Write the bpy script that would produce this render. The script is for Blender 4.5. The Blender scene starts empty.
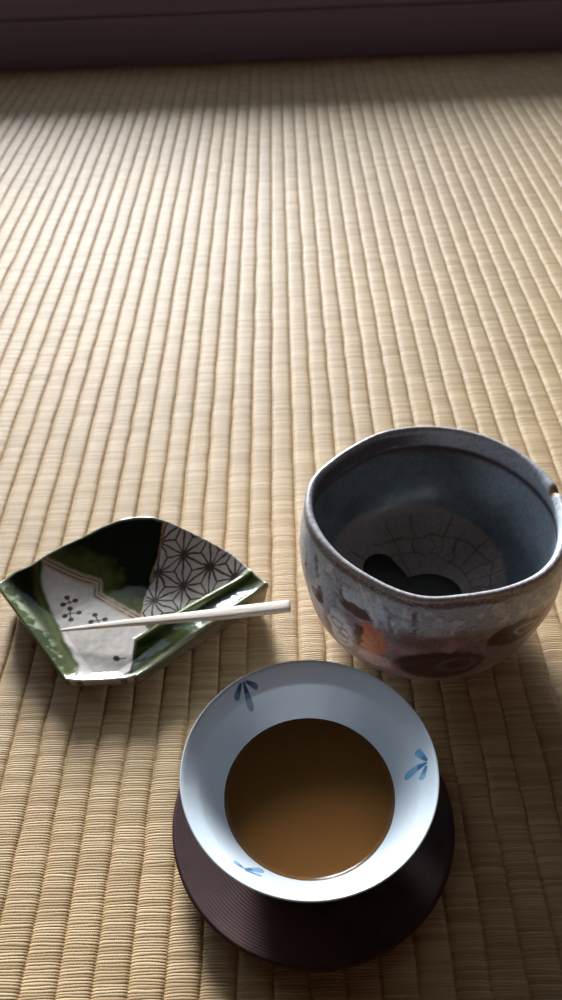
import bpy, math
import numpy as np
from mathutils import Matrix, Vector

S = bpy.context.scene
COL = S.collection
rng = np.random.default_rng(7)

# ------------------------------------------------------------------ helpers
def ss(a, b, x):
    t = np.clip((np.asarray(x, float) - a) / (b - a), 0, 1)
    return t * t * (3 - 2 * t)

def vnoise(x, y, seed=0):
    """smooth value noise, 0..1"""
    x = np.asarray(x, float); y = np.asarray(y, float)
    xi = np.floor(x).astype(np.int64); yi = np.floor(y).astype(np.int64)
    fx = x - xi; fy = y - yi
    fx = fx * fx * (3 - 2 * fx); fy = fy * fy * (3 - 2 * fy)
    def h(a, b):
        n = (a * 374761393 + b * 668265263 + seed * 974634779) & 0x7fffffff
        n = ((n ^ (n >> 13)) * 1274126177) & 0x7fffffff
        n = (n ^ (n >> 16)) & 0xffff
        return n / 65535.0
    return ((h(xi, yi) * (1 - fx) + h(xi + 1, yi) * fx) * (1 - fy)
            + (h(xi, yi + 1) * (1 - fx) + h(xi + 1, yi + 1) * fx) * fy)

def fbm(x, y, seed=0, o=4):
    v = 0; a = .5; t = 0
    for k in range(o):
        v = v + a * vnoise(x * 2 ** k, y * 2 ** k, seed + k * 17); t += a; a *= .5
    return v / t

def mesh_obj(name, verts, faces, mat=None, parent=None, smooth=True, colors=None):
    me = bpy.data.meshes.new(name)
    verts = np.asarray(verts, np.float32)
    me.vertices.add(len(verts)); me.vertices.foreach_set('co', verts.ravel())
    if isinstance(faces, np.ndarray):
        n, k = faces.shape
        tot = np.full(n, k, np.int32); idx = faces.astype(np.int32).ravel()
    else:
        tot = np.array([len(f) for f in faces], np.int32)
        idx = np.concatenate([np.asarray(f, np.int32) for f in faces])
    st = np.concatenate([[0], np.cumsum(tot)[:-1]]).astype(np.int32)
    me.loops.add(len(idx)); me.loops.foreach_set('vertex_index', idx)
    me.polygons.add(len(tot))
    me.polygons.foreach_set('loop_start', st); me.polygons.foreach_set('loop_total', tot)
    me.polygons.foreach_set('use_smooth', np.full(len(tot), smooth, bool))
    me.update(calc_edges=True); me.validate()
    if colors is not None:
        ca = me.color_attributes.new('glaze', 'FLOAT_COLOR', 'POINT')
        c = np.ones((len(verts), 4), np.float32); c[:, :colors.shape[1]] = colors
        ca.data.foreach_set('color', c.ravel())
    o = bpy.data.objects.new(name, me); COL.objects.link(o)
    if mat: me.materials.append(mat)
    if parent: o.parent = parent
    return o

def grid_faces(nu, nv, wrap_u=False, off=0, flip=False):
    """verts laid out [v][u]"""
    i, j = np.meshgrid(np.arange(nu if wrap_u else nu - 1), np.arange(nv - 1))
    a = j * nu + i; b = j * nu + (i + 1) % nu; c = (j + 1) * nu + (i + 1) % nu; d = (j + 1) * nu + i
    f = np.stack([a, b, c, d], -1).reshape(-1, 4) + off
    return f[:, ::-1].copy() if flip else f

def box_mesh(name, lo, hi, mat, bev=.002, parent=None):
    x0, y0, z0 = lo; x1, y1, z1 = hi
    v = [(x, y, z) for z in (z0, z1) for y in (y0, y1) for x in (x0, x1)]
    f = [(0, 2, 3, 1), (4, 5, 7, 6), (0, 1, 5, 4), (2, 6, 7, 3), (0, 4, 6, 2), (1, 3, 7, 5)]
    o = mesh_obj(name, v, f, mat, parent, smooth=False)
    if bev:
        m = o.modifiers.new('bevel', 'BEVEL'); m.width = bev; m.segments = 3
    return o

def lathe(profile, n):
    """profile (r,z) list, returns verts, faces, r-index arrays; open profile"""
    p = np.asarray(profile, float); a = np.linspace(0, 2 * np.pi, n, endpoint=False)
    v = np.stack([p[:, None, 0] * np.cos(a), p[:, None, 0] * np.sin(a),
                  np.repeat(p[:, 1:2], n, 1)], -1).reshape(-1, 3)
    return v, grid_faces(n, len(p), True)

def spline(pts, n):
    """Catmull-Rom through pts, resampled to n points"""
    p = np.asarray(pts, float); q = np.vstack([2 * p[0] - p[1], p, 2 * p[-1] - p[-2]])
    out = []
    for i in range(1, len(q) - 2):
        t = np.linspace(0, 1, 24, endpoint=False)[:, None]
        a, b, c, d = q[i - 1], q[i], q[i + 1], q[i + 2]
        out.append(.5 * (2 * b + (c - a) * t + (2 * a - 5 * b + 4 * c - d) * t ** 2 + (3 * b - a - 3 * c + d) * t ** 3))
    out = np.vstack(out + [p[-1:]])
    l = np.concatenate([[0], np.cumsum(np.hypot(*np.diff(out, axis=0).T))])
    s = np.linspace(0, l[-1], n)
    return np.stack([np.interp(s, l, out[:, k]) for k in range(out.shape[1])], -1)

def split_parts(root, V, faces, colors, mat, groups):
    """one surface cut along its rings into named child meshes that keep the whole surface's normals"""
    tmp = bpy.data.meshes.new('tmp'); tmp.from_pydata([tuple(map(float, p)) for p in V], [], faces); tmp.update()
    nrm = np.empty(len(V) * 3, np.float32); tmp.vertex_normals.foreach_get('vector', nrm); nrm = nrm.reshape(-1, 3)
    bpy.data.meshes.remove(tmp)
    base = np.array(root.location)
    for name, fs in groups:
        used = np.unique(np.concatenate([np.asarray(f) for f in fs])); idx = np.full(len(V), -1); idx[used] = np.arange(len(used))
        o = mesh_obj(name, V[used] - base, [tuple(int(idx[i]) for i in f) for f in fs], mat, root, colors=colors[used])
        o.data.normals_split_custom_set_from_vertices([tuple(map(float, q)) for q in nrm[used]])

def empty(name, loc):
    o = bpy.data.objects.new(name, None); COL.objects.link(o); o.location = loc; o.empty_display_size = .02
    return o

def tag(o, label=None, cat=None, group=None, kind=None):
    for k, v in (('label', label), ('category', cat), ('group', group), ('kind', kind)):
        if v: o[k] = v
    return o

# ------------------------------------------------------------------ materials
def new_mat(name):
    m = bpy.data.materials.new(name); m.use_nodes = True
    nt = m.node_tree
    return m, nt, nt.nodes['Principled BSDF'], nt.nodes, nt.links

def N(nodes, typ, **kw):
    n = nodes.new(typ)
    for k, v in kw.items(): setattr(n, k, v)
    return n

def math_n(nodes, links, op, a, b=None, clamp=False):
    n = nodes.new('ShaderNodeMath'); n.operation = op; n.use_clamp = clamp
    for i, x in enumerate((a, b)):
        if x is None: continue
        if isinstance(x, (int, float)): n.inputs[i].default_value = x
        else: links.new(x, n.inputs[i])
    return n.outputs[0]

PITCH = .0131           # width of one tatami rib
RX0 = -.0131 * 175      # left edge of the mat

def tatami_material():
    m, nt, p, nd, lk = new_mat('woven_rush')
    geo = N(nd, 'ShaderNodeTexCoord')
    sep = N(nd, 'ShaderNodeSeparateXYZ'); lk.new(geo.outputs['Object'], sep.inputs[0])
    X, Y = sep.outputs[0], sep.outputs[1]
    rid = math_n(nd, lk, 'FLOOR', math_n(nd, lk, 'DIVIDE', math_n(nd, lk, 'SUBTRACT', X, RX0), PITCH))
    # each stalk runs across the ribs, wandering a little
    wob = N(nd, 'ShaderNodeTexNoise'); wob.inputs['Scale'].default_value = 1; wob.inputs['Detail'].default_value = 2
    cw = N(nd, 'ShaderNodeCombineXYZ')
    lk.new(math_n(nd, lk, 'MULTIPLY', X, 45), cw.inputs[0]); lk.new(math_n(nd, lk, 'MULTIPLY', Y, 260), cw.inputs[1])
    lk.new(math_n(nd, lk, 'MULTIPLY', rid, 3.7), cw.inputs[2]); lk.new(cw.outputs[0], wob.inputs['Vector'])
    off = N(nd, 'ShaderNodeTexWhiteNoise'); off.noise_dimensions = '1D'; lk.new(rid, off.inputs['W'])
    yy = math_n(nd, lk, 'ADD', math_n(nd, lk, 'DIVIDE', Y, .00110),
                math_n(nd, lk, 'ADD', math_n(nd, lk, 'MULTIPLY', wob.outputs[0], 1.8), math_n(nd, lk, 'MULTIPLY', off.outputs[0], .6)))
    fid = math_n(nd, lk, 'FLOOR', yy); fr = math_n(nd, lk, 'FRACT', yy)
    # round stalk profile
    h = math_n(nd, lk, 'SINE', math_n(nd, lk, 'MULTIPLY', fr, math.pi))
    h = math_n(nd, lk, 'POWER', h, .6)
    wn = N(nd, 'ShaderNodeTexWhiteNoise'); wn.noise_dimensions = '2D'
    cf = N(nd, 'ShaderNodeCombineXYZ'); lk.new(fid, cf.inputs[0]); lk.new(rid, cf.inputs[1]); lk.new(cf.outputs[0], wn.inputs['Vector'])
    hh = math_n(nd, lk, 'MULTIPLY', h, math_n(nd, lk, 'ADD', math_n(nd, lk, 'MULTIPLY', wn.outputs[0], .4), .65))
    bump = N(nd, 'ShaderNodeBump'); bump.inputs['Strength'].default_value = .34; bump.inputs['Distance'].default_value = .0007
    lk.new(hh, bump.inputs['Height']); lk.new(bump.outputs[0], p.inputs['Normal'])
    # straw colour: stalk to stalk, rib to rib, and broad fading
    ramp = N(nd, 'ShaderNodeValToRGB'); e = ramp.color_ramp.elements
    e[0].position = 0; e[0].color = (.47, .312, .155, 1)
    e[1].position = 1; e[1].color = (.67, .485, .280, 1)
    x = e.new(.5); x.color = (.57, .395, .210, 1)
    lk.new(wn.outputs[0], ramp.inputs[0])
    big = N(nd, 'ShaderNodeTexNoise'); big.inputs['Scale'].default_value = 5; big.inputs['Detail'].default_value = 4
    lk.new(geo.outputs['Object'], big.inputs['Vector'])
    st = N(nd, 'ShaderNodeTexNoise'); st.inputs['Scale'].default_value = 1; st.inputs['Detail'].default_value = 3
    cs = N(nd, 'ShaderNodeCombineXYZ'); lk.new(math_n(nd, lk, 'MULTIPLY', X, 40), cs.inputs[0])
    lk.new(math_n(nd, lk, 'MULTIPLY', Y, 70), cs.inputs[1]); lk.new(math_n(nd, lk, 'MULTIPLY', rid, 9.1), cs.inputs[2]); lk.new(cs.outputs[0], st.inputs['Vector'])
    mx = N(nd, 'ShaderNodeMix', data_type='RGBA', blend_type='MULTIPLY'); mx.inputs[0].default_value = 1
    lk.new(ramp.outputs[0], mx.inputs[6])
    r2 = N(nd, 'ShaderNodeValToRGB'); r2.color_ramp.elements[0].position = .3; r2.color_ramp.elements[0].color = (.78, .76, .70, 1)
    r2.color_ramp.elements[1].position = .75; r2.color_ramp.elements[1].color = (1.08, 1.06, 1.02, 1)
    lk.new(math_n(nd, lk, 'ADD', math_n(nd, lk, 'MULTIPLY', big.outputs[0], .72), math_n(nd, lk, 'MULTIPLY', st.outputs[0], .28)), r2.inputs[0])
    lk.new(r2.outputs[0], mx.inputs[7])
    # colour darkens in the gaps between stalks
    gap = N(nd, 'ShaderNodeMapRange'); gap.inputs[1].default_value = .0; gap.inputs[2].default_value = .45
    gap.inputs[3].default_value = .62; gap.inputs[4].default_value = 1; lk.new(hh, gap.inputs[0])
    mg = N(nd, 'ShaderNodeMix', data_type='RGBA', blend_type='MULTIPLY'); mg.inputs[0].default_value = 1
    lk.new(mx.outputs[2], mg.inputs[6]); lk.new(gap.outputs[0], mg.inputs[7])
    lk.new(mg.outputs[2], p.inputs['Base Color'])
    p.inputs['Roughness'].default_value = .62
    p.inputs['Specular IOR Level'].default_value = .36
    return m

def wood_material(name, c0, c1, rough, axis_scale, spec=.5, coat=0):
    m, nt, p, nd, lk = new_mat(name)
    tc = N(nd, 'ShaderNodeTexCoord'); mp = N(nd, 'ShaderNodeMapping'); mp.inputs['Scale'].default_value = axis_scale
    lk.new(tc.outputs['Object'], mp.inputs[0])
    no = N(nd, 'ShaderNodeTexNoise'); no.inputs['Scale'].default_value = 1; no.inputs['Detail'].default_value = 6; no.inputs['Roughness'].default_value = .6
    lk.new(mp.outputs[0], no.inputs['Vector'])
    r = N(nd, 'ShaderNodeValToRGB'); r.color_ramp.elements[0].position = .3; r.color_ramp.elements[1].position = .7
    r.color_ramp.elements[0].color = (*c0, 1); r.color_ramp.elements[1].color = (*c1, 1)
    lk.new(no.outputs[0], r.inputs[0]); lk.new(r.outputs[0], p.inputs['Base Color'])
    b = N(nd, 'ShaderNodeBump'); b.inputs['Strength'].default_value = .25; b.inputs['Distance'].default_value = .0005
    lk.new(no.outputs[0], b.inputs['Height']); lk.new(b.outputs[0], p.inputs['Normal'])
    p.inputs['Roughness'].default_value = rough; p.inputs['Specular IOR Level'].default_value = spec
    p.inputs['Coat Weight'].default_value = coat
    return m

def plain_material(name, c, rough, scale=8, amt=.12):
    m, nt, p, nd, lk = new_mat(name)
    tc = N(nd, 'ShaderNodeTexCoord')
    no = N(nd, 'ShaderNodeTexNoise'); no.inputs['Scale'].default_value = scale; no.inputs['Detail'].default_value = 5
    lk.new(tc.outputs['Object'], no.inputs['Vector'])
    r = N(nd, 'ShaderNodeValToRGB')
    r.color_ramp.elements[0].position = .3; r.color_ramp.elements[1].position = .7
    r.color_ramp.elements[0].color = (*[v * (1 - amt) for v in c], 1); r.color_ramp.elements[1].color = (*[min(1, v * (1 + amt)) for v in c], 1)
    lk.new(no.outputs[0], r.inputs[0]); lk.new(r.outputs[0], p.inputs['Base Color'])
    p.inputs['Roughness'].default_value = rough
    return m

def glaze_material(name, rough, bump_scale, bump_dist, coat=0, mott=.0, mscale=300, rough_attr=False):
    """glazed ware: painted colour carried by the body, fine mottling, uneven surface"""
    m, nt, p, nd, lk = new_mat(name)
    at = N(nd, 'ShaderNodeVertexColor'); at.layer_name = 'glaze'
    tc = N(nd, 'ShaderNodeTexCoord')
    no = N(nd, 'ShaderNodeTexNoise'); no.inputs['Scale'].default_value = bump_scale; no.inputs['Detail'].default_value = 3
    lk.new(tc.outputs['Object'], no.inputs['Vector'])
    b = N(nd, 'ShaderNodeBump'); b.inputs['Strength'].default_value = .6; b.inputs['Distance'].default_value = bump_dist
    lk.new(no.outputs[0], b.inputs['Height']); lk.new(b.outputs[0], p.inputs['Normal'])
    n2 = N(nd, 'ShaderNodeTexNoise'); n2.inputs['Scale'].default_value = mscale; n2.inputs['Detail'].default_value = 4
    lk.new(tc.outputs['Object'], n2.inputs['Vector'])
    mr = N(nd, 'ShaderNodeMapRange'); mr.inputs[1].default_value = .3; mr.inputs[2].default_value = .7
    mr.inputs[3].default_value = 1 - mott; mr.inputs[4].default_value = 1 + mott; lk.new(n2.outputs[0], mr.inputs[0])
    mx = N(nd, 'ShaderNodeMix', data_type='RGBA', blend_type='MULTIPLY'); mx.inputs[0].default_value = 1
    lk.new(at.outputs['Color'], mx.inputs[6]); lk.new(mr.outputs[0], mx.inputs[7])
    lk.new(mx.outputs[2], p.inputs['Base Color'])
    p.inputs['Roughness'].default_value = rough
    p.inputs['Coat Weight'].default_value = coat; p.inputs['Coat Roughness'].default_value = .06
    return m

M_TATAMI = tatami_material()
M_SILL = wood_material('stained_wood', (.175, .150, .270), (.235, .205, .340), .42, (3, 60, 160))
M_DOOR = wood_material('door_wood', (.15, .12, .18), (.20, .16, .23), .45, (3, 60, 120))
M_PICK = wood_material('pale_wood', (.53, .45, .36), (.66, .57, .47), .5, (22, 700, 700))
M_WALL = plain_material('clay_plaster', (.075, .040, .027), .9, 30)
M_CEIL = plain_material('ceiling_boards', (.06, .042, .034), .8, 6)

# ------------------------------------------------------------------ setting
YS = 1.197               # where the mat meets the sill
RIBS = 290
def build_floor():
    # cross-section of one rib: broad crown, narrow pressed-in groove
    u = np.array([-1, -.95, -.88, -.76, -.5, 0, .5, .76, .88, .95])
    zc = .0014 * (1 - np.abs(u) ** 7) + .0003 * (1 - u ** 2)
    xs = (RX0 + (np.arange(RIBS)[:, None] + (u + 1) / 2) * PITCH).ravel()
    rib = np.repeat(np.arange(RIBS), len(u))
    zs = np.tile(zc, RIBS)
    ys = np.concatenate([np.linspace(-1.4, 0, 9)[:-1], np.arange(0, YS + .0001, .0045), [YS + .003]])
    Xg, Yg = np.meshgrid(xs, ys); R, _ = np.meshgrid(rib, ys); Z, _ = np.meshgrid(zs, ys)
    edge = np.abs(np.tile(u, RIBS))[None, :]
    grv = np.where(np.tile(u, RIBS) < -.5, R, R + 1) if True else R
    dx = (vnoise(Yg * 70, grv * 5.3, 3) - .5) * .0011 * np.clip((edge - .5) * 2, 0, 1)
    dz = (vnoise(Yg * 110, R * 3.1, 5) - .5) * .00016
    V = np.stack([Xg + dx, Yg, Z - .0017 + dz * (edge < .9)], -1).reshape(-1, 3)
    o = mesh_obj('floor', V, grid_faces(len(xs), len(ys)), M_TATAMI)
    tag(o, kind='structure')
build_floor()

XL, XR = RX0, RX0 + RIBS * PITCH
def structure(name, lo, hi, mat, bev=.002):
    return tag(box_mesh(name, lo, hi, mat, bev), kind='structure')
# dark sill with a step, and the low bottom rail of the sliding door on it
def sill():
    prof = [(YS, -.03), (YS, .0560), (YS + .0012, .0568), (YS + .0035, .0572), (YS + .0035, .0588), (YS + .0008, .0594), (YS - .0002, .0604), (YS - .0002, .0860), (YS + .002, .0880),
            (YS + .14, .0880), (YS + .14, -.03)]
    v = [(x, y, z) for x in (XL, XR) for y, z in prof]; n = len(prof)
    f = [(i, (i + 1) % n, n + (i + 1) % n, n + i) for i in range(n)] + [tuple(range(n))[::-1], tuple(range(n, 2 * n))]
    o = mesh_obj('trim_1', v, f, M_SILL, smooth=False); tag(o, kind='structure')
sill()
RAIL = .101
def door():
    y0, y1 = YS + .02, YS + .05
    root = box_mesh('door_1', (XL + .05, y0, .088), (XR - .05, y1, RAIL), M_DOOR, .003)
    tag(root, kind='structure')
    for x in (XL + .05, XR - .11):
        box_mesh('stile', (x, y0, RAIL), (x + .06, y1, 1.76), M_DOOR, .003, root)
    box_mesh('top_rail', (XL + .11, y0, 1.70), (XR - .11, y1, 1.76), M_DOOR, .003, root)
door()
structure('trim_2', (XL, YS, 1.76), (XR, YS + .14, 1.86), M_SILL)
structure('wall_back', (XL, YS + .01, 1.86), (XR, YS + .13, 2.3), M_WALL)
structure('wall_left', (XL - .1, -1.4, -.03), (XL, YS + .14, 2.3), M_WALL)
structure('wall_right', (XR, -1.4, -.03), (XR + .1, YS + .14, 2.3), M_WALL)
structure('wall_front', (XL - .1, -1.5, -.03), (XR + .1, -1.4, 2.3), M_WALL)
structure('ceiling', (XL - .1, -1.5, 2.3), (XR + .1, YS + .14, 2.36), M_CEIL)

# ------------------------------------------------------------------ fan-shaped dish
ARC = np.array([(-.1520, .2712), (-.1448, .2803), (-.1372, .2846), (-.1307, .2907), (-.1223, .2966), (-.1133, .3007), (-.1029, .3063),
                (-.0941, .3094), (-.0848, .3105), (-.0757, .3101), (-.0686, .3076), (-.0594, .3033), (-.0500, .2982), (-.0402, .2924),
                (-.0336, .2878), (-.0278, .2818), (-.0226, .2757), (-.0145, .2670)])
PBL, PBR = np.array([-.1080, .2170]), np.array([-.0753, .2181]); PL, PR = ARC[0], ARC[-1]

def line_d(px, py, a, b):
    d = b - a; n = np.array([-d[1], d[0]]) / np.hypot(*d)
    return (px - a[0]) * n[0] + (py - a[1]) * n[1]
def poly_d(px, py, pts):
    best = np.full(np.shape(px), 9.); pts = np.asarray(pts, float)
    for a, b in zip(pts[:-1], pts[1:]):
        d = b - a; t = np.clip(((px - a[0]) * d[0] + (py - a[1]) * d[1]) / (d @ d), 0, 1)
        best = np.minimum(best, np.hypot(px - a[0] - t * d[0], py - a[1] - t * d[1]))
    return best
def inside(px, py, pts):
    pts = np.asarray(pts, float); c = np.zeros(np.shape(px), bool); j = len(pts) - 1
    for i in range(len(pts)):
        xi, yi = pts[i]; xj, yj = pts[j]
        if yi != yj:
            c ^= ((yi > py) != (yj > py)) & (px < (xj - xi) * (py - yi) / (yj - yi) + xi)
        j = i
    return c

def plate_z(px, py):
    dL = np.abs(line_d(px, py, PBL, PL)); dR = np.abs(line_d(px, py, PBR, PR)); dF = np.abs(line_d(px, py, PBL, PBR)); dA = poly_d(px, py, ARC)
    r = np.hypot(px + .0928, py - .1946)
    f = ss(.03, .1, r); mid = np.exp(-((px + .080) / .035) ** 2)
    zA = (.0105 + .0075 * mid) * np.clip(1 - dA / .034, 0, 1) ** 1.7
    zL = (.005 + .006 * f) * np.clip(1 - dL / (.0130 + .0045 * f), 0, 1) ** 1.25
    zF = .0042 * np.clip(1 - dF / .007, 0, 1) ** 1.6
    top = .0052 + .0053 * f; g = ss(.035, .062, r)
    rim = np.clip(1 - dR / .006, 0, 1) ** 1.5
    simple = np.clip(1 - dR / .012, 0, 1) ** 1.3
    u = np.clip(((px - PBR[0]) * (PR - PBR)[0] + (py - PBR[1]) * (PR - PBR)[1]) / ((PR - PBR) @ (PR - PBR)), 0, 1)
    wr = np.minimum(.0118 + .0085 * (1 - u), .0055 + .095 * u)
    plateau = np.where(dR < wr + .001, .56 + .40 * np.clip(1 - dR / wr, 0, 1) ** 1.6 + .04 * rim + .34 * np.exp(-((dR - wr) / .0020) ** 2), .92 * np.clip(1 - (dR - wr - .001) / .0035, 0, 1) ** 1.2)
    zR = top * ((1 - g) * simple + g * plateau)
    k = .0016; st = np.stack([zA, zL, zF, zR]); m = st.max(0)
    return .0072 + m + k * np.log(np.exp((st - m) / k).sum(0)) - k * np.log(4) * np.exp(-m / .002)

def plate_colour(px, py):
    """green copper glaze over white slip with iron-brown brushwork"""
    dL = np.abs(line_d(px, py, PBL, PL)); dR = np.abs(line_d(px, py, PBR, PR)); dF = np.abs(line_d(px, py, PBL, PBR)); dA = poly_d(px, py, ARC)
    n1 = fbm(px * 90, py * 90, 1); n2 = fbm(px * 400, py * 400, 2); n3 = fbm(px * 220, py * 220, 9)
    white = np.array([.62, .565, .515]); brown = np.array([.050, .030, .022]); tan = np.array([.42, .29, .15])
    dark = np.array([.007, .014, .007]); mid = np.array([.040, .052, .014]); light = np.array([.20, .25, .12])
    c = white * (.88 + .2 * n1[..., None])
    def blend(col, a):
        nonlocal c
        c = c * (1 - a[..., None]) + np.asarray(col) * a[..., None]
    zig = np.array([(-.1345, .2885), (-.131, .2871), (-.1124, .2804), (-.1033, .2781), (-.103, .2714), (-.0793, .2553)])
    ash = np.array([(-.0690, .3120), (-.0694, .3089), (-.0717, .2951), (-.0752, .2838), (-.0778, .2688), (-.0789, .2559)])
    ridge = np.array([(-.0890, .2500), (-.0700, .2563), (-.0480, .2635), (-.0345, .2690), (-.0225, .2757)])
    u = np.clip(((px - PBR[0]) * (PR - PBR)[0] + (py - PBR[1]) * (PR - PBR)[1]) / ((PR - PBR) @ (PR - PBR)), 0, 1)
    wr = np.minimum(.0118 + .0085 * (1 - u), .0055 + .095 * u)
    # hemp-leaf pattern on the right-hand panel
    hemp_poly = np.vstack([ash, [(-.072, .245), (.02, .24), (.02, .33), (-.069, .33)]])
    hemp = inside(px + (n2 - .5) * .001, py, hemp_poly) & (dR > wr + .0005)
    a = .0158; o = np.array([-.0586, .2905]); th = np.radians(-31)
    e1 = a * np.array([np.cos(th), np.sin(th)]); e2 = a * np.array([np.cos(th - np.pi / 3), np.sin(th - np.pi / 3)])
    ld = np.full(np.shape(px), 9.); vd = np.full(np.shape(px), 9.)
    wx = px + (fbm(px * 160, py * 160, 21) - .5) * .0022; wy = py + (fbm(px * 160, py * 160, 22) - .5) * .0022
    for i in range(-4, 6):
        for j in range(-4, 6):
            v = o + i * e1 + j * e2
            if v[0] < -.095 or v[0] > .0 or v[1] < .24 or v[1] > .325: continue
            vd = np.minimum(vd, np.hypot(wx - v[0], wy - v[1]))
            for tri in ((v, v + e1, v + e2), (v, v + e1, v + e1 - e2)):
                ld = np.minimum(ld, poly_d(wx, wy, [tri[0], tri[1]])); ld = np.minimum(ld, poly_d(wx, wy, [tri[0], tri[2]])); ld = np.minimum(ld, poly_d(wx, wy, [tri[1], tri[2]]))
                cc = (tri[0] + tri[1] + tri[2]) / 3
                for q in tri: ld = np.minimum(ld, poly_d(wx, wy, [cc, q]))
    w = .00036 + .00035 * (n3 - .4)
    line = hemp * np.maximum(1 - ss(w - .00012, w + .00030, ld), .85 * (1 - ss(.0006, .0017, vd)))
    blend([.36, .30, .25], hemp * .30 * ss(.35, .7, n1))
    blend(brown, np.clip(line, 0, 1) * (.85 + .15 * n3))
    # green field between the zigzag and the hemp-leaf panel, pooled dark towards the outer curve
    field = inside(px + (n1 - .5) * .001, py, np.vstack([zig[1:], ash[::-1], [(-.07, .33), (-.16, .33), (-.16, .2890)]])) & ~hemp
    fd = poly_d(px, py, zig)
    gcol = dark + (np.array([.085, .095, .025]) - dark) * np.clip(1.25 * (1 - ss(.004, .017, fd + (n3 - .5) * .008)), 0, 1)[..., None] * (.6 + .8 * n2[..., None])
    fa = field * ss(.0012, .0035, fd + (n2 - .5) * .0014) * np.where(dA < .0012, .55, 1)
    c = c * (1 - fa[..., None]) + gcol * fa[..., None]
    # tan reserve lines along the zigzag
    zl = np.minimum(np.abs(fd - .0003), np.abs(line_d(px, py, zig[0], zig[-1]) * 0 + fd - .0022))
    inner = ~hemp & (dL > .012) & (px < -.0785)
    blend(tan, inner * (1 - ss(.0016, .0032, fd)) * .55)
    blend([.16, .085, .05], inner * (1 - ss(.0002, .0005, np.abs(fd - .0010))) * (.4 + .6 * ss(.3, .6, n3)))
    ad = poly_d(px, py, ash)
    blend([.45, .25, .09], (1 - ss(.0003, .0011, ad)) * (dR > wr) * ss(.35, .6, n3) * .8)
    # small iron blossoms on the white panel
    for q in [(-.1176, .2692), (-.1132, .2678), (-.119, .2651), (-.1152, .263), (-.1103, .2605), (-.117, .2585), (-.1136, .2562), (-.1019, .2586), (-.1032, .2543), (-.0964, .2556), (-.0984, .2523), (-.0877, .2322), (-.0870, .2315)]:
        blend(brown, (1 - ss(.0010, .0016, np.hypot((px - q[0]) * .9, py - q[1]))) * .95)
    for pl in ([(-.119, .2651), (-.1132, .2678)], [(-.1176, .2692), (-.1155, .2660)], [(-.117, .2585), (-.1152, .2600), (-.1103, .2605)], [(-.1152, .263), (-.1145, .2590), (-.1136, .2562)],
               [(-.1032, .2543), (-.0964, .2556)], [(-.1019, .2586), (-.0984, .2523)], [(-.0870, .2315), (-.0830, .2318)]):
        blend(brown, (1 - ss(.0002, .0006, poly_d(px, py, pl))) * .8)
    # green left wall
    lb = np.array([(-.1345, .2900), (-.1326, .2855), (-.1303, .2721), (-.1216, .2561), (-.1129, .2398), (-.1047, .2271), (-.1015, .2120)])
    lin = inside(px, py, np.vstack([lb, [(-.20, .20), (-.20, .32)]])); sd = np.where(lin, -1, 1) * poly_d(px, py, lb)
    gl = 1 - ss(-.0012, .0014, sd + (n1 - .5) * .004)
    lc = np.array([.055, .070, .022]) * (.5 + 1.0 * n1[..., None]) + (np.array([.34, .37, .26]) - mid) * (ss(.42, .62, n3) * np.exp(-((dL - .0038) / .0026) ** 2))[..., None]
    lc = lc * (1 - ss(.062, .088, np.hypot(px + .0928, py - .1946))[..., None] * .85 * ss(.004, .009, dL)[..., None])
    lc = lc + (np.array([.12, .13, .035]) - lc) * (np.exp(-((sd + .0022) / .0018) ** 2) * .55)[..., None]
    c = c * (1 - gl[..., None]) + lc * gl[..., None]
    # green right channel, pale where the glaze runs thin on the ridge
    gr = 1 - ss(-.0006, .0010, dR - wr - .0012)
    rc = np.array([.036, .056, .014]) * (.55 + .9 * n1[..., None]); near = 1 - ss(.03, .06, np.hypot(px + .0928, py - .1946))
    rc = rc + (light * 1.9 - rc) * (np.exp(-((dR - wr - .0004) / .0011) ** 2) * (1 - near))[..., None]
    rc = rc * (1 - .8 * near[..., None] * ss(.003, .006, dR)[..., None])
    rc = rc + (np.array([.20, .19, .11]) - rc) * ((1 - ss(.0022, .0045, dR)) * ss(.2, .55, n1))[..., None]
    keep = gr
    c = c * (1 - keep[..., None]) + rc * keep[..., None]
    fl_ = (1 - ss(.0012, .0026, dF)) * (dL > .0012) * (dR > .0016)
    blend([.55, .52, .44], fl_ * .9)
    # thin pale edge where glaze drains off the outer rim
    blend([.30, .33, .22], (1 - ss(.0006, .0018, dA)) * .75 * (px < -.068))
    blend([.45, .42, .34], (1 - ss(.0005, .0016, dA)) * .6 * (px > -.068))
    return c

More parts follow.
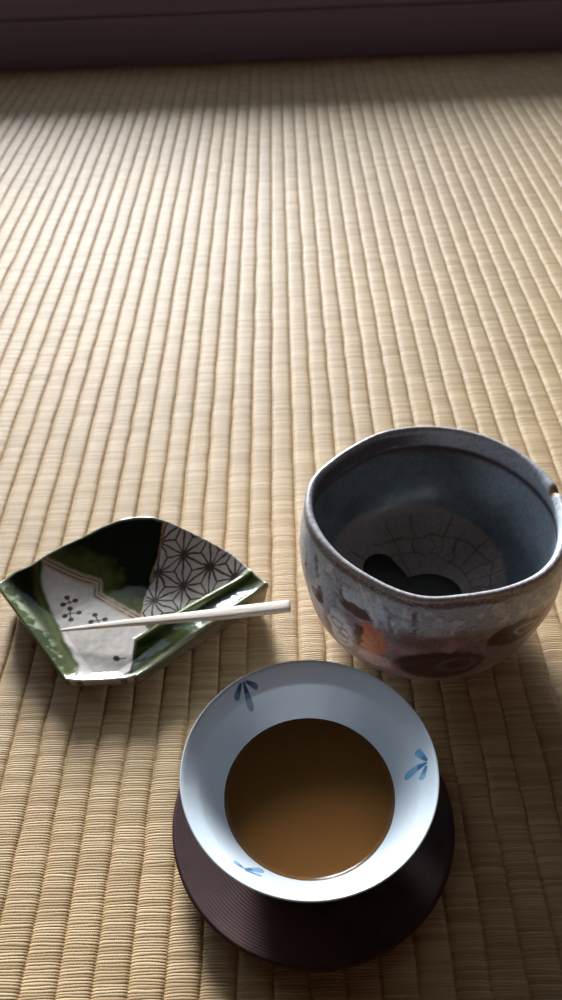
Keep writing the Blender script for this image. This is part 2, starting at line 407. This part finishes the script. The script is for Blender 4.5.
def build_plate():
    nu, nv = 460, 330
    sA = np.concatenate([[0], np.cumsum(np.hypot(*np.diff(ARC, axis=0).T))]); sA /= sA[-1]
    arc_s = spline(ARC, 1200); la = np.concatenate([[0], np.cumsum(np.hypot(*np.diff(arc_s, axis=0).T))]); la /= la[-1]
    s = np.linspace(0, 1, nu); t = np.linspace(0, 1, nv)
    A = np.stack([np.interp(s, la, arc_s[:, k]) for k in (0, 1)], -1); F = PBL + (PBR - PBL) * s[:, None]
    P = F[None] + (A - F)[None] * t[:, None, None]
    px, py = P[..., 0], P[..., 1]
    z = plate_z(px, py)
    edge = np.minimum(np.minimum(np.abs(line_d(px, py, PBL, PL)), np.abs(line_d(px, py, PBR, PR))), np.minimum(np.abs(line_d(px, py, PBL, PBR)), poly_d(px, py, ARC)))
    z = z - .0010 * (1 - np.sqrt(np.clip(1 - (1 - np.clip(edge / .0014, 0, 1)) ** 2, 0, 1)))
    z = z + (fbm(px * 60, py * 60, 31) - .5) * .0007
    col = plate_colour(px, py)
    ctr = np.array([-.083, .262])
    top = np.stack([px, py, z], -1).reshape(-1, 3)
    # outer wall and underside
    rim = np.concatenate([np.arange(nu), (np.arange(1, nv) * nu + nu - 1), ((nv - 1) * nu + np.arange(nu - 2, -1, -1)), (np.arange(nv - 2, 0, -1) * nu)])
    R = top[rim]; rings = []
    for k, (dz, sc) in enumerate(((-.0006, 1.003), (-.0014, 1.004), (-.0028, 1.0), (-.0046, .993), (None, .965), (0., .90), (0., .86))):
        q = R.copy(); q[:, :2] = ctr + (R[:, :2] - ctr) * sc
        if dz is None: q[:, 2] = np.minimum(.0035, R[:, 2] - .006)
        elif dz == 0.: q[:, 2] = 0 if sc > .87 else .0015
        else: q[:, 2] = R[:, 2] + dz
        rings.append(q)
    nr = len(rim); V = np.vstack([top] + rings); faces = [grid_faces(nu, nv)]
    base = nu * nv; prev = rim
    for k in range(len(rings)):
        cur = base + k * nr + np.arange(nr)
        faces.append(np.stack([prev, cur, np.roll(cur, -1), np.roll(prev, -1)], -1)); prev = cur
    V = np.vstack([V, [[*ctr, .0015]]]); ci = len(V) - 1
    F4 = np.vstack(faces); fl = [tuple(x) for x in F4.tolist()] + [(int(prev[i]), ci, int(prev[(i + 1) % nr])) for i in range(nr)]
    rx, ry = R[:, 0], R[:, 1]
    green = (rx < -.069) | (np.abs(line_d(rx, ry, PBR, PR)) < .001)
    green &= ~((np.abs(line_d(rx, ry, PBL, PBR)) < .0006) & (rx > -.1065) & (rx < -.0768) & (fbm(rx * 320, ry * 50, 4) < .62))
    side = np.where(green[:, None], np.array([.085, .095, .045]), np.array([.36, .30, .24]))
    clay = np.array([.20, .13, .085])
    cols = [col.reshape(-1, 3)]
    for k in range(len(rings)):
        w = [0, .1, .3, .6, 1, 1, 1][k]; nz = fbm(rx * 300, ry * 300 + k, 8)[:, None]
        cols.append((side * (1 - w) + clay * w) * (.7 + .6 * nz))
    cols.append(clay[None])
    o = mesh_obj('fan_dish', V, fl, glaze_material('oribe_glaze', .12, 260, .00035, coat=.35, mott=.10), colors=np.vstack(cols))
    return tag(o, 'fan-shaped ceramic dish with green glaze and brown leaf pattern on the tatami', 'dish')
build_plate()

# ------------------------------------------------------------------ wooden pick lying across the dish
def build_pick():
    a = np.array([-.1160, .2465, .0112]); b = np.array([-.0040, .2478, .0232])
    n = 60; t = np.linspace(0, 1, n)
    ax = (b - a) / np.linalg.norm(b - a); side = np.cross([0, 0, 1], ax); side /= np.linalg.norm(side); up = np.cross(ax, side)
    rings = []
    for k in t:
        c = a + (b - a) * k + up * (-.0016 * math.sin(math.pi * k) * 0) + up * .0012 * math.sin(2.2 * math.pi * k) * .25
        hw = .0006 + .0024 * min(1, k * 1.35) ** .8; ht = .0005 + .00125 * min(1, k * 1.25) ** .8
        ring = []
        for q in range(20):
            an = 2 * math.pi * q / 20; cx, sy = math.cos(an), math.sin(an)
            ring.append(c + side * hw * math.copysign(abs(cx) ** .45, cx) + up * ht * math.copysign(abs(sy) ** .45, sy))
        rings.append(ring)
    V = [p for r in rings for p in r]
    ins = [rings[-1][q] * .8 + (b + up * .0012 * math.sin(2.2 * math.pi) * .25) * .2 + ax * .0005 for q in range(20)]
    V += ins
    f = [tuple(x) for x in grid_faces(20, n + 1, True).tolist()] + [tuple(range(19, -1, -1)), tuple(range(n * 20, n * 20 + 20))]
    return tag(mesh_obj('wooden_pick', V, f, M_PICK), 'pale wooden sweet pick resting across the green fan-shaped dish', 'pick')
build_pick()

# ------------------------------------------------------------------ tea bowl
BC = np.array([.0612, .2616])
RIM = np.array([(178.2, .0569), (166.2, .0570), (155.9, .0563), (144.6, .0539), (131.8, .0530), (119.3, .0534), (106.9, .0546), (96.2, .0544), (83.2, .0555), (73.2, .0554),
                (65.3, .0562), (54.9, .0562), (44.2, .0567), (35.2, .0566), (27.1, .0571), (18.4, .0574), (10.5, .0581), (1.9, .0586), (-9.2, .0586), (-21.3, .0587),
                (-31.3, .0596), (-40.1, .0598), (-48.3, .0593), (-60.7, .0575), (-71.8, .0562), (-82.8, .0554), (-93.1, .0560), (-103.1, .0568), (-111.3, .0563), (-120.2, .0556),
                (-129.2, .0549), (-137.3, .0551), (-145.4, .0548), (-154.9, .0554), (-165.0, .0560), (-174.1, .0567)])[::-1]
def rim_r(deg):
    a = np.concatenate([RIM[:, 0] - 360, RIM[:, 0], RIM[:, 0] + 360]); r = np.tile(RIM[:, 1], 3)
    s = 0; w = 0
    for d in (-6, -3, 0, 3, 6):
        s = s + np.interp(deg + d, a, r) * (1 if d else 1.6); w += (1 if d else 1.6)
    return s / w

def ell(al, z, a0, z0, ra, rz, rot=0):
    u = (al - a0) / ra; v = (z - z0) / rz
    if rot: u, v = u * math.cos(rot) + v * math.sin(rot), -u * math.sin(rot) + v * math.cos(rot)
    return np.hypot(u, v)

def bowl_outer_colour(al, z):
    """al degrees, z millimetres"""
    x = al * 1.0; w1 = fbm(al * .09, z * .09, 41); w2 = fbm(al * .35, z * .35, 42); w3 = fbm(al * .9, z * 1.1, 43); w4 = fbm(al * 2.2, z * 2.2, 44)
    alw = al + (w2 - .5) * 5; zw = z + (w2 - .5) * 3
    blue = np.array([.31, .35, .42]); pale = np.array([.58, .59, .65]); mauve = np.array([.245, .175, .200]); rust = np.array([.44, .15, .075]); iron = np.array([.060, .023, .022]); pink = np.array([.46, .29, .26])
    c = mauve * (.75 + .5 * w2[..., None])
    def bl(col, a):
        nonlocal c
        a = np.clip(a, 0, 1)[..., None]; c = c * (1 - a) + np.asarray(col) * a
    bl(pink, ss(.5, .75, w1) * .7)
    # milky blue band under the lip running down in places
    lo = 55 + 9 * (w1 - .5) - 10 * np.exp(-((al + 148) / 14) ** 2)
    band = ss(lo - 2, lo + 3, zw)
    bl(blue * 1.0, band); bl(pale, band * ss(.48, .68, w2) * .75)
    bl(iron * 1.6, band * ss(.58, .72, fbm(al * .12, z * .3, 47)) * .4)
    # pale milk on the left flank
    sky = np.array([.50, .58, .68])
    bl(sky, (1 - ss(.6, 1.25, ell(alw, zw, -165, 52, 20, 20))) * .8)
    bl(sky, (1 - ss(.6, 1.2, ell(alw, zw, -127, 62, 11, 6))) * .85)
    bl(sky * .8, (1 - ss(.6, 1.2, ell(alw, zw, -97, 60, 12, 5))) * .7)
    bl(pale, (1 - ss(.7, 1.2, ell(alw, zw, -156, 42, 8, 14))) * .6)
    bl(pale * 1.05, (1 - ss(.75, 1.1, ell(alw, zw, -138, 37, 8, 13, .25))) * .8)
    for q in ((-140, 40), (-135.5, 36), (-137, 31)):
        e = ell(alw, zw, q[0], q[1], 3.2, 3.4); bl(iron * 2.2, np.exp(-((e - .9) / .22) ** 2) * .75)
    bl(rust * 1.25, (1 - ss(.8, 1.1, ell(alw, zw, -121.5, 43, 7.5, 11, -.3))) * .95)
    bl(iron, (1 - ss(.75, 1.05, ell(alw, zw, -130, 56.5, 10, 3.4, .12))) * .95)
    bl(iron, (1 - ss(.7, 1.05, ell(alw, zw, -127.5, 42, 2.6, 9, -.18))) * .95)
    bl(pink * 1.15, (1 - ss(.85, 1.08, ell(alw, zw, -120, 28.5, 9, 5.5))) * .95)
    bl(rust, np.exp(-((ell(alw, zw, -120, 28.5, 9.4, 5.9) - 1.12) / .12) ** 2) * .7)
    bl(iron * 1.2, (1 - ss(.75, 1.05, ell(alw, zw, -153.5, 46, 5, 4, .5))) * .9)
    bl(iron * 1.5, (1 - ss(.7, 1.1, ell(alw, zw, -146, 30, 3, 7))) * .7)
    for (a1, z1, a2, z2, wd) in ((-158, 66, -150, 48, 1.6), (-143, 70, -137, 58, 1.3), (-116, 66, -112, 55, 1.2), (-104, 68, -103, 57, 1.0), (-168, 60, -163, 40, 1.4)):
        t_ = np.clip(((alw - a1) * (a2 - a1) + (zw - z1) * (z2 - z1)) / ((a2 - a1) ** 2 + (z2 - z1) ** 2), 0, 1)
        bl(iron * 1.8, (1 - ss(wd * .5, wd * 1.5, np.hypot(alw - a1 - t_ * (a2 - a1), zw - z1 - t_ * (z2 - z1)))) * ss(.3, .55, w2) * .8)
    # dark iron ovals with paler brushwork inside
    for (a0, z0, ra, rz) in ((-91, 33.5, 20, 12.0), (-60, 49.0, 13, 7.5), (-20, 44, 15, 8), (30, 46, 14, 9), (85, 40, 16, 9), (140, 46, 14, 9)):
        e = ell(alw, zw, a0, z0, ra, rz)
        bl(iron * (1.0), (1 - ss(.88, 1.06, e)) * .95)
        bl(mauve * .7, (1 - ss(.55, .85, e)) * ss(.5, .7, w3) * .4)
        bl(pale * .7, np.exp(-((ell(alw, zw, a0 + ra * .35, z0 + .5, ra * .38, rz * .42) - 1) / .22) ** 2) * (.75 if a0 == -60 else .25))
    bl(pink * .9, (1 - ss(.8, 1.1, ell(alw, zw, -40, 40, 13, 9))) * .6)
    # diagonal pale scratch
    t = np.clip((al + 132) / 12, 0, 1); ld = np.hypot(al + 132 - 12 * t, (z - 74 + 18 * t) * 1.0)
    bl(pale * 1.0, (1 - ss(.7, 1.7, ld)) * .85)
    # brown lip and speckles
    lip = ss(70.3, 72.2, z + (w2 - .5) * 3.0)
    bl(np.array([.085, .045, .045]), lip * .9)
    bl(pale * .8, lip * ss(.60, .70, w4) * .7)
    bl(iron * 1.2, ss(.715, .76, w4) * .8)
    bl(np.array([.25, .16, .11]), 1 - ss(4, 8, z))
    return c

def bowl_inner_colour(al, z, rr):
    w1 = fbm(al * .06, z * .08, 51); w2 = fbm(al * .3, z * .3, 52); w4 = fbm(al * 2.2, z * 2.2, 54)
    blue = np.array([.150, .175, .195]); grey = np.array([.085, .098, .105]); iron = np.array([.085, .035, .030]); well = np.array([.33, .25, .225])
    c = blue * (.8 + .4 * w2[..., None])
    def bl(col, a):
        nonlocal c
        a = np.clip(a, 0, 1)[..., None]; c = c * (1 - a) + np.asarray(col) * a
    bl(grey, ss(.45, .7, w1) * .6)
    lit_right = ss(.35, .9, np.cos(np.radians(al - 2))) * ss(30, 52, z + (w1 - .5) * 14)  # right inner wall painted paler blue to stand in for window light
    bl(np.array([.60, .70, .78]), lit_right * .92)
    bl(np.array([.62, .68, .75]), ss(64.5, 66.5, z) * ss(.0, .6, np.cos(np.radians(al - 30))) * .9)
    ring = 63.8 + 1.6 * (fbm(al * .03, al * 0, 56) - .5)
    bl(iron * 1.1, np.exp(-((z - ring) / (1.5 + 1.4 * w1)) ** 2) * .95)
    bl(np.array([.075, .055, .060]), ss(65.5, 67.5, z + (w2 - .5) * 3) * ss(-.1, .5, np.cos(np.radians(al - 165))) * .9)
    px = rr * np.cos(np.radians(al)); py = rr * np.sin(np.radians(al))
    wellr = 42.4 + 1.5 * (fbm(al * .05, al * 0 + 3, 57) - .5)
    wm = 1 - ss(wellr - .9, wellr + .9, np.hypot(px + 2.4, py - 3.5))
    bl(well * 1.0, wm)
    bl(well * .8, wm * ss(.45, .7, w1) * .5)
    # crackle in the well
    px = rr * np.cos(np.radians(al)); py = rr * np.sin(np.radians(al))
    wx = px + (fbm(px * .11, py * .11, 58) - .5) * 7; wy = py + (fbm(px * .11, py * .11, 59) - .5) * 7
    rad = np.hypot(wx, wy); ang = np.degrees(np.arctan2(wy, wx))
    ck = np.minimum(np.abs(rad - 24), np.abs(rad - 34 - 2 * np.sin(ang * .05)) + 9 * (np.abs(((ang - 60 + 180) % 360) - 180) > 70))
    for a0, r0, r1 in ((20, 24, 40), (-5, 24, 40), (-30, 12, 40), (48, 24, 40), (75, 24, 33), (33, 26, 42), (8, 24, 42), (-18, 20, 40), (62, 26, 44), (92, 24, 44), (110, 10, 40), (150, 22, 40), (-60, 15, 40)):
        q = np.abs(((ang - a0 + 180) % 360) - 180) * rad * .0175 + np.where((rad < r0) | (rad > r1), 9, 0); ck = np.minimum(ck, q)
    bl(well * .32, wm * (1 - ss(.15, .75, ck)) * .75)
    bl(iron, ss(.72, .76, w4) * .6)
    return c

def build_bowl():
    outer = spline([(.0315, .0000), (.0335, .0010), (.0340, .0045), (.0385, .0062), (.0475, .0100), (.0540, .0185), (.0570, .0300), (.0590, .0450), (.0582, .0600), (.0566, .0715), (.0563, .0742)], 170)
    lip = np.array([(.0560, .0753), (.0552, .0760), (.0543, .0762), (.0534, .0758), (.0527, .0749), (.0523, .0736)])
    inner = spline([(.0522, .0725), (.0530, .0660), (.0538, .0580), (.0522, .0450), (.0475, .0340), (.0405, .0260), (.0310, .0200), (.0200, .0168), (.0012, .0160)], 150)
    foot = np.array([(.0012, .0030), (.0250, .0030), (.0275, .0022), (.0285, .0003), (.0300, .0000)])
    prof = np.vstack([foot, outer, lip, inner]); n = 720
    al = np.linspace(-180, 180, n, endpoint=False)
    rs = rim_r(al) / .0563
    r = prof[:, 0][:, None]; z = np.repeat(prof[:, 1][:, None], n, 1)
    k = ss(.006, .07, z) * ss(.02, .05, r)
    R = r * (1 + (rs[None] - 1) * k)
    A = np.repeat(al[None], len(prof), 0)
    iL = len(foot) + len(outer); isin = np.arange(len(prof)) >= iL + 3
    # hand-thrown unevenness
    R = R + (fbm(A * .04 + 20, z * 60, 61) - .5) * .0012 * k
    # nick in the lip on the right
    nick = np.exp(-((A - 6.0) / 2.4) ** 2) * ss(.0705, .0745, z)
    z2 = z - .0018 * nick
    zmm = prof[:, 1][:, None] * 1000 + A * 0
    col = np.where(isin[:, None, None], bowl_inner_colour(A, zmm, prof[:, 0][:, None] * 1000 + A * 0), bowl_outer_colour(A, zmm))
    lipm = (np.exp(-((zmm - 76.0) / 1.1) ** 2) * (np.arange(len(prof)) >= iL - 3)[:, None] * (np.arange(len(prof)) <= iL + 8)[:, None])[..., None]
    lipc = np.array([.50, .48, .49]) * (.55 + .9 * fbm(A * 1.1, zmm * .8, 66)[..., None])  # pale crest glaze, whitened further as a painted sky highlight
    col = col * (1 - .8 * lipm) + lipc * .8 * lipm
    nk = np.clip(nick * 1.4, 0, 1)[..., None] * ss(.071, .0735, z)[..., None]
    col = col * (1 - nk) + np.array([.34, .20, .12]) * nk
    V = np.stack([BC[0] + R * np.cos(np.radians(A)), BC[1] + R * np.sin(np.radians(A)), z2], -1).reshape(-1, 3)
    f = grid_faces(n, len(prof), True)
    V = np.vstack([V, [[BC[0], BC[1], .003], [BC[0], BC[1], .016]]]); m = len(prof) * n
    fl = [tuple(q) for q in f.tolist()] + [(i, m, (i + 1) % n)[::-1] for i in range(n)] + [((len(prof) - 1) * n + i, (len(prof) - 1) * n + (i + 1) % n, m + 1) for i in range(n)]
    cols = np.vstack([col.reshape(-1, 3), [[.2, .13, .1]], col[-1, :1]])
    root = empty('tea_bowl', (BC[0], BC[1], 0))
    body, rim, foot_ = [], [], []
    for q in fl:
        i = min(q) // n
        if max(q) >= m: (foot_ if max(q) == m else body).append(q); continue
        zz = prof[i, 1]
        if i < len(foot) + 14 and zz < .0055: foot_.append(q)
        elif zz > .0700: rim.append(q)
        else: body.append(q)
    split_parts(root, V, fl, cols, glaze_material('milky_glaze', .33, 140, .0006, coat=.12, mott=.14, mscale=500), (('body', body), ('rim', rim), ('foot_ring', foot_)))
    [c for c in root.children if c.name.startswith('rim')][0]['label'] = 'brown speckled rim with a whitish crest highlight painted on and a small nick'
    return tag(root, 'large hand-made tea bowl with blue-grey, brown and pink glaze on the tatami', 'bowl')
build_bowl()

def build_dregs():
    # a low wet pool of tea left in the near side of the well
    n = 160; a = np.linspace(0, 2 * np.pi, n, endpoint=False)
    c1 = np.array([-.0180, .0115]); c2 = np.array([.0035, -.0035]); ctr = np.array([-.005, .001])
    rad = []
    for t in a:
        rr = np.linspace(0, .04, 400); px = ctr[0] + rr * np.cos(t); py = ctr[1] + rr * np.sin(t)
        e = np.exp(-2.6 * (np.hypot((px - c1[0]) / .0098, (py - c1[1]) / .0105) ** 2 - 1)) + np.exp(-2.6 * (np.hypot((px - c2[0]) / .0160, (py - c2[1]) / .0135) ** 2 - 1))
        ins = e > 1; rad.append(rr[ins].max() if ins.any() else .002)
    rad = np.array(rad); rad = sum(np.roll(rad, k) for k in range(-3, 4)) / 7
    def wellz(r): return np.interp(r, [0, .0012, .02, .031, .0405], [.016, .016, .0168, .0200, .026])
    ks = [0.02, .3, .6, .85, .95, 1.0, 1.0, .6]; hs = [.0008, .0008, .0007, .0006, .0004, .0001, -.0006, -.0008]
    V = []
    for k, h in zip(ks, hs):
        px = ctr[0] + rad * k * np.cos(a); py = ctr[1] + rad * k * np.sin(a)
        V.append(np.stack([BC[0] + px, BC[1] + py, wellz(np.hypot(px, py)) + h], -1))
    F = [tuple(q)[::-1] for q in grid_faces(n, len(ks), True).tolist()] + [tuple(range(n)), tuple(range((len(ks) - 1) * n + n - 1, (len(ks) - 1) * n - 1, -1))]
    m = plain_material('matcha_dregs', (.024, .020, .012), .35, 200, .3)
    tag(mesh_obj('tea_dregs', np.vstack(V), F, m), 'dark green leftover tea pooled at the bottom of the large bowl', 'tea')
build_dregs()

# ------------------------------------------------------------------ coaster, teacup, tea
CC = np.array([.0034, .1508])
def build_coaster():
    prof = [(.0010, .0010), (.0250, .0008), (.0262, .0000), (.0300, .0000), (.0312, .0012), (.0400, .0022), (.0505, .0044), (.0553, .0066), (.0563, .0080), (.0565, .0092), (.0561, .0099), (.0555, .0101)]
    rs = np.linspace(.0548, .0270, 174)
    top = [(r, .0064 + .0034 * ((r - .027) / .027) ** 2 - .00004 * math.cos((r - .0270) / .00115 * 2 * math.pi)) for r in rs]
    prof += top + [(.0262, .0052), (.0250, .0044), (.0010, .0044)]
    n = 256; v, f = lathe(prof, n); v[:, 0] += CC[0]; v[:, 1] += CC[1]
    fl = [tuple(q) for q in f.tolist()] + [tuple(range(n))[::-1], tuple(range((len(prof) - 1) * n, len(prof) * n))]
    m = wood_material('lacquered_wood', (.022, .0075, .0075), (.046, .0130, .0130), .5, (60, 60, 60), .3)
    return tag(mesh_obj('coaster', v, fl, m), 'round dark brown grooved wooden coaster under the white teacup', 'coaster')
build_coaster()

CUP = np.array([.0022, .1490]); CZ = .0044
TEA_Z = .0278
inner_cup = [(.0463, .0478), (.0455, .0472), (.0432, .0447), (.0408, .0418), (.0392, .0390), (.0365, .0343), (.0330, .0288), (.0292, .0230), (.0250, .0175), (.0190, .0125), (.0100, .0103), (.0008, .0100)]
def cup_colour(x, y, inside_):
    c = np.ones((len(x), 3)) * np.array([.63, .705, .77])
    if not inside_: return c
    def petal(x0, y0, x1, y1, w0, w1, c0, c1, split=None):
        nonlocal c
        d = np.array([x1 - x0, y1 - y0]); l = np.hypot(*d); d /= l
        s = ((x - x0) * d[0] + (y - y0) * d[1]) / l; v = -(x - x0) * d[1] + (y - y0) * d[0]
        t = np.clip(s, 0, 1); w = (w0 + (w1 - w0) * t ** .8) * np.sqrt(np.clip(1 - np.clip((t - .72) / .28, 0, 1) ** 2, 0, 1))
        a = (1 - ss(w - .00022, w + .00022, np.abs(v))) * (s > -.02) * (s < 1.0)
        k = ss(.25, .75, s + (fbm(x * 900, y * 900, 71) - .5) * .3) if split is None else ss(split - .04, split + .04, s)
        k = k * (1 - .35 * ss(.8, 1.0, s))
        col = np.array(c0) * (1 - k[:, None]) + np.array(c1) * k[:, None]
        c = c * (1 - a[:, None]) + col * a[:, None]
    navy = (.055, .10, .21); blue = (.17, .28, .44); azure = (.13, .35, .60); sky = (.30, .54, .74)
    for dk, lt, petals in MOTIFS:
        for k, (q0, q1, w) in enumerate(petals):
            petal(*q0, *q1, .0004, w, dk, lt, .42 if k == 0 else None)
    return c
MOTIFS = [((.045, .080, .19), (.15, .235, .40), [((-.0248, .0380), (-.0220, .0309), .00165), ((-.0258, .0374), (-.0279, .0318), .00125), ((-.0240, .0384), (-.0192, .0376), .00130)]),
          ((.06, .20, .40), (.20, .45, .68), [((.0436, .0022), (.0362, .0022), .00185), ((.0437, .0030), (.0407, .0085), .00140), ((.0433, .0012), (.0410, -.0030), .00130)]),
          ((.06, .18, .34), (.20, .40, .60), [((-.0232, -.0333), (-.0172, -.0296), .00215), ((-.0236, -.0329), (-.0268, -.0306), .00120), ((-.0228, -.0340), (-.0172, -.0345), .00110)])]
def build_cup():
    outer = spline([(.0200, .0000), (.0212, .0006), (.0214, .0042), (.0225, .0052), (.0270, .0085), (.0320, .0175), (.0365, .0290), (.0410, .0380), (.0450, .0440), (.0466, .0468)], 90)
    lip = np.array([(.0470, .0475), (.0471, .0480), (.0468, .0484)])
    inn = spline(inner_cup, 260)
    foot = np.array([(.0008, .0022), (.0170, .0022), (.0180, .0012), (.0184, .0002), (.0190, .0000)])
    prof = np.vstack([foot, outer, lip, inn]); n = 900
    v, f = lathe(prof, n)
    isin = np.repeat(np.arange(len(prof)) >= len(foot) + len(outer) + 2, n)
    col = np.ones((len(v), 3)) * np.array([.63, .705, .77])
    col[isin] = cup_colour(v[isin, 0], v[isin, 1], True)
    v[:, 0] += CUP[0]; v[:, 1] += CUP[1]; v[:, 2] += CZ
    fl = [tuple(q) for q in f.tolist()] + [tuple(range(n))[::-1], tuple(range((len(prof) - 1) * n, len(prof) * n))]
    root = empty('teacup', (CUP[0], CUP[1], CZ))
    nf = len(foot) + 22; top = len(prof) * n
    body = [q for q in fl if len(q) > 4 and min(q) > 0 or (len(q) == 4 and not (min(q) // n < nf and prof[min(q) // n, 1] < .0044))]
    bs = set(body); foot_ = [q for q in fl if q not in bs]
    split_parts(root, v, fl, col, glaze_material('porcelain', .16, 60, .0004, coat=.4, mott=.015), (('body', body), ('foot_ring', foot_)))
    return tag(root, 'white porcelain teacup with blue leaf motifs, filled with tea', 'cup')
build_cup()

def build_tea():
    ic = np.array(inner_cup)[::-1]
    z0 = TEA_Z - .0004
    rw = float(np.interp(TEA_Z, ic[:, 1], ic[:, 0]))
    prof = [(.0008, z0)] + [(r, z0) for r in np.linspace(.004, rw - .0022, 12)] + [(rw - .0014, z0 + .0001), (rw - .0007, z0 + .0003), (rw - .0002, z0 + .0006), (rw + .0004, z0 + .0007)]
    for z in np.linspace(TEA_Z - .001, .0106, 14):
        prof.append((float(np.interp(z, ic[:, 1], ic[:, 0])) + .0001, z - .00008))
    prof.append((.0008, .0099))
    n = 240; v, f = lathe(prof, n); v[:, 0] += CUP[0]; v[:, 1] += CUP[1]; v[:, 2] += CZ
    fl = [tuple(q)[::-1] for q in f.tolist()] + [tuple(range(n)), tuple(range((len(prof) - 1) * n, len(prof) * n))[::-1]]
    m, nt, p, nd, lk = new_mat('brown_tea'); nd.remove(p)
    out = [q for q in nd if q.type == 'OUTPUT_MATERIAL'][0]
    tr = N(nd, 'ShaderNodeBsdfTransparent'); gl = N(nd, 'ShaderNodeBsdfGlossy'); gl.inputs['Roughness'].default_value = .05
    df = N(nd, 'ShaderNodeSubsurfaceScattering'); df.inputs['Color'].default_value = (.22, .098, .028, 1); df.inputs['Scale'].default_value = .01; df.inputs['Radius'].default_value = (1.0, .8, .5)
    tb = N(nd, 'ShaderNodeMixShader'); tb.inputs[0].default_value = .88; lk.new(tr.outputs[0], tb.inputs[1]); lk.new(df.outputs[0], tb.inputs[2])
    fr = N(nd, 'ShaderNodeFresnel'); fr.inputs['IOR'].default_value = 1.33
    mix = N(nd, 'ShaderNodeMixShader'); lk.new(fr.outputs[0], mix.inputs[0]); lk.new(tb.outputs[0], mix.inputs[1]); lk.new(gl.outputs[0], mix.inputs[2])
    lk.new(mix.outputs[0], out.inputs['Surface'])
    va = N(nd, 'ShaderNodeVolumeAbsorption'); va.inputs['Color'].default_value = (.66, .43, .08, 1); va.inputs['Density'].default_value = 55
    lk.new(va.outputs[0], out.inputs['Volume'])
    tag(mesh_obj('tea', v, fl, m), 'clear brown roasted tea filling the white teacup', 'tea')
build_tea()

# ------------------------------------------------------------------ daylight: overcast sky with one bright bank of cloud low to the left
def world():
    w = bpy.data.worlds.new('sky'); S.world = w; w.use_nodes = True
    nt = w.node_tree; nd, lk = nt.nodes, nt.links
    bg = nd['Background']
    tc = N(nd, 'ShaderNodeTexCoord'); sep = N(nd, 'ShaderNodeSeparateXYZ'); lk.new(tc.outputs['Generated'], sep.inputs[0])
    AZ, EL, SA, SE = SKY
    az = math_n(nd, lk, 'ARCTAN2', sep.outputs[0], sep.outputs[1])
    el = math_n(nd, lk, 'ARCSINE', sep.outputs[2])
    da = math_n(nd, lk, 'DIVIDE', math_n(nd, lk, 'SUBTRACT', az, math.radians(AZ)), math.radians(SA))
    de = math_n(nd, lk, 'DIVIDE', math_n(nd, lk, 'SUBTRACT', el, math.radians(EL)), math.radians(SE))
    q = math_n(nd, lk, 'ADD', math_n(nd, lk, 'POWER', math_n(nd, lk, 'ABSOLUTE', da), 4), math_n(nd, lk, 'POWER', math_n(nd, lk, 'ABSOLUTE', de), 10))
    g = math_n(nd, lk, 'EXPONENT', math_n(nd, lk, 'MULTIPLY', q, -1))
    ramp = N(nd, 'ShaderNodeMix', data_type='RGBA'); lk.new(g, ramp.inputs[0])
    ramp.inputs[6].default_value = (.70, .84, 1.0, 1); ramp.inputs[7].default_value = (.97, .985, 1.0, 1)
    lk.new(ramp.outputs[2], bg.inputs['Color'])
    A2, E2, SA2, SE2, B2 = SKY_SIDE          # paler open sky further to the left
    q2 = math_n(nd, lk, 'ADD',
                math_n(nd, lk, 'POWER', math_n(nd, lk, 'ABSOLUTE', math_n(nd, lk, 'DIVIDE', math_n(nd, lk, 'SUBTRACT', az, math.radians(A2)), math.radians(SA2))), 2),
                math_n(nd, lk, 'POWER', math_n(nd, lk, 'ABSOLUTE', math_n(nd, lk, 'DIVIDE', math_n(nd, lk, 'SUBTRACT', el, math.radians(E2)), math.radians(SE2))), 2))
    g2 = math_n(nd, lk, 'EXPONENT', math_n(nd, lk, 'MULTIPLY', q2, -1))
    tot = math_n(nd, lk, 'ADD', math_n(nd, lk, 'MULTIPLY', g, SKY_BRIGHT), math_n(nd, lk, 'ADD', math_n(nd, lk, 'MULTIPLY', g2, B2), SKY_BASE))
    lk.new(tot, bg.inputs['Strength'])
    w.cycles.sampling_method = 'MANUAL'; w.cycles.sample_map_resolution = 1024
SKY = (-12, 17, 9.5, 9.5); SKY_BRIGHT = 92; SKY_BASE = .33; SKY_SIDE = (-58, 24, 26, 17, 1.2)
world()

# ------------------------------------------------------------------ camera
def camera():
    F = 820.0
    vy = Vector((-10, -783, F)).normalized()
    vx = Vector((49400, -1490, -F)); vx = (vx - vy * vx.dot(vy)).normalized()
    vz = vx.cross(vy)
    if vz.y > 0: vz = -vz
    # image axes (right, down, forward) expressed in the world
    right = Vector((vx.x, vy.x, vz.x)); down = Vector((vx.y, vy.y, vz.y)); fwd = Vector((vx.z, vy.z, vz.z))
    m = Matrix.Identity(4)
    for i in range(3): m[i][0] = right[i]; m[i][1] = -down[i]; m[i][2] = -fwd[i]
    m.translation = (0, 0, .33)
    cd = bpy.data.cameras.new('camera'); o = bpy.data.objects.new('camera', cd); COL.objects.link(o)
    o.matrix_world = m
    cd.sensor_fit = 'VERTICAL'; cd.sensor_height = 36; cd.sensor_width = 36; cd.lens = 36 * F / 1000; cd.clip_start = .01
    cd.dof.use_dof = True; cd.dof.focus_distance = .335; cd.dof.aperture_fstop = 14
    S.camera = o
camera()

S.view_settings.view_transform = 'Standard'; S.view_settings.look = 'None'
S.view_settings.exposure = .30; S.view_settings.gamma = 1; S.view_settings.use_curve_mapping = False
S.cycles.use_denoising = True
S.cycles.max_bounces = 8
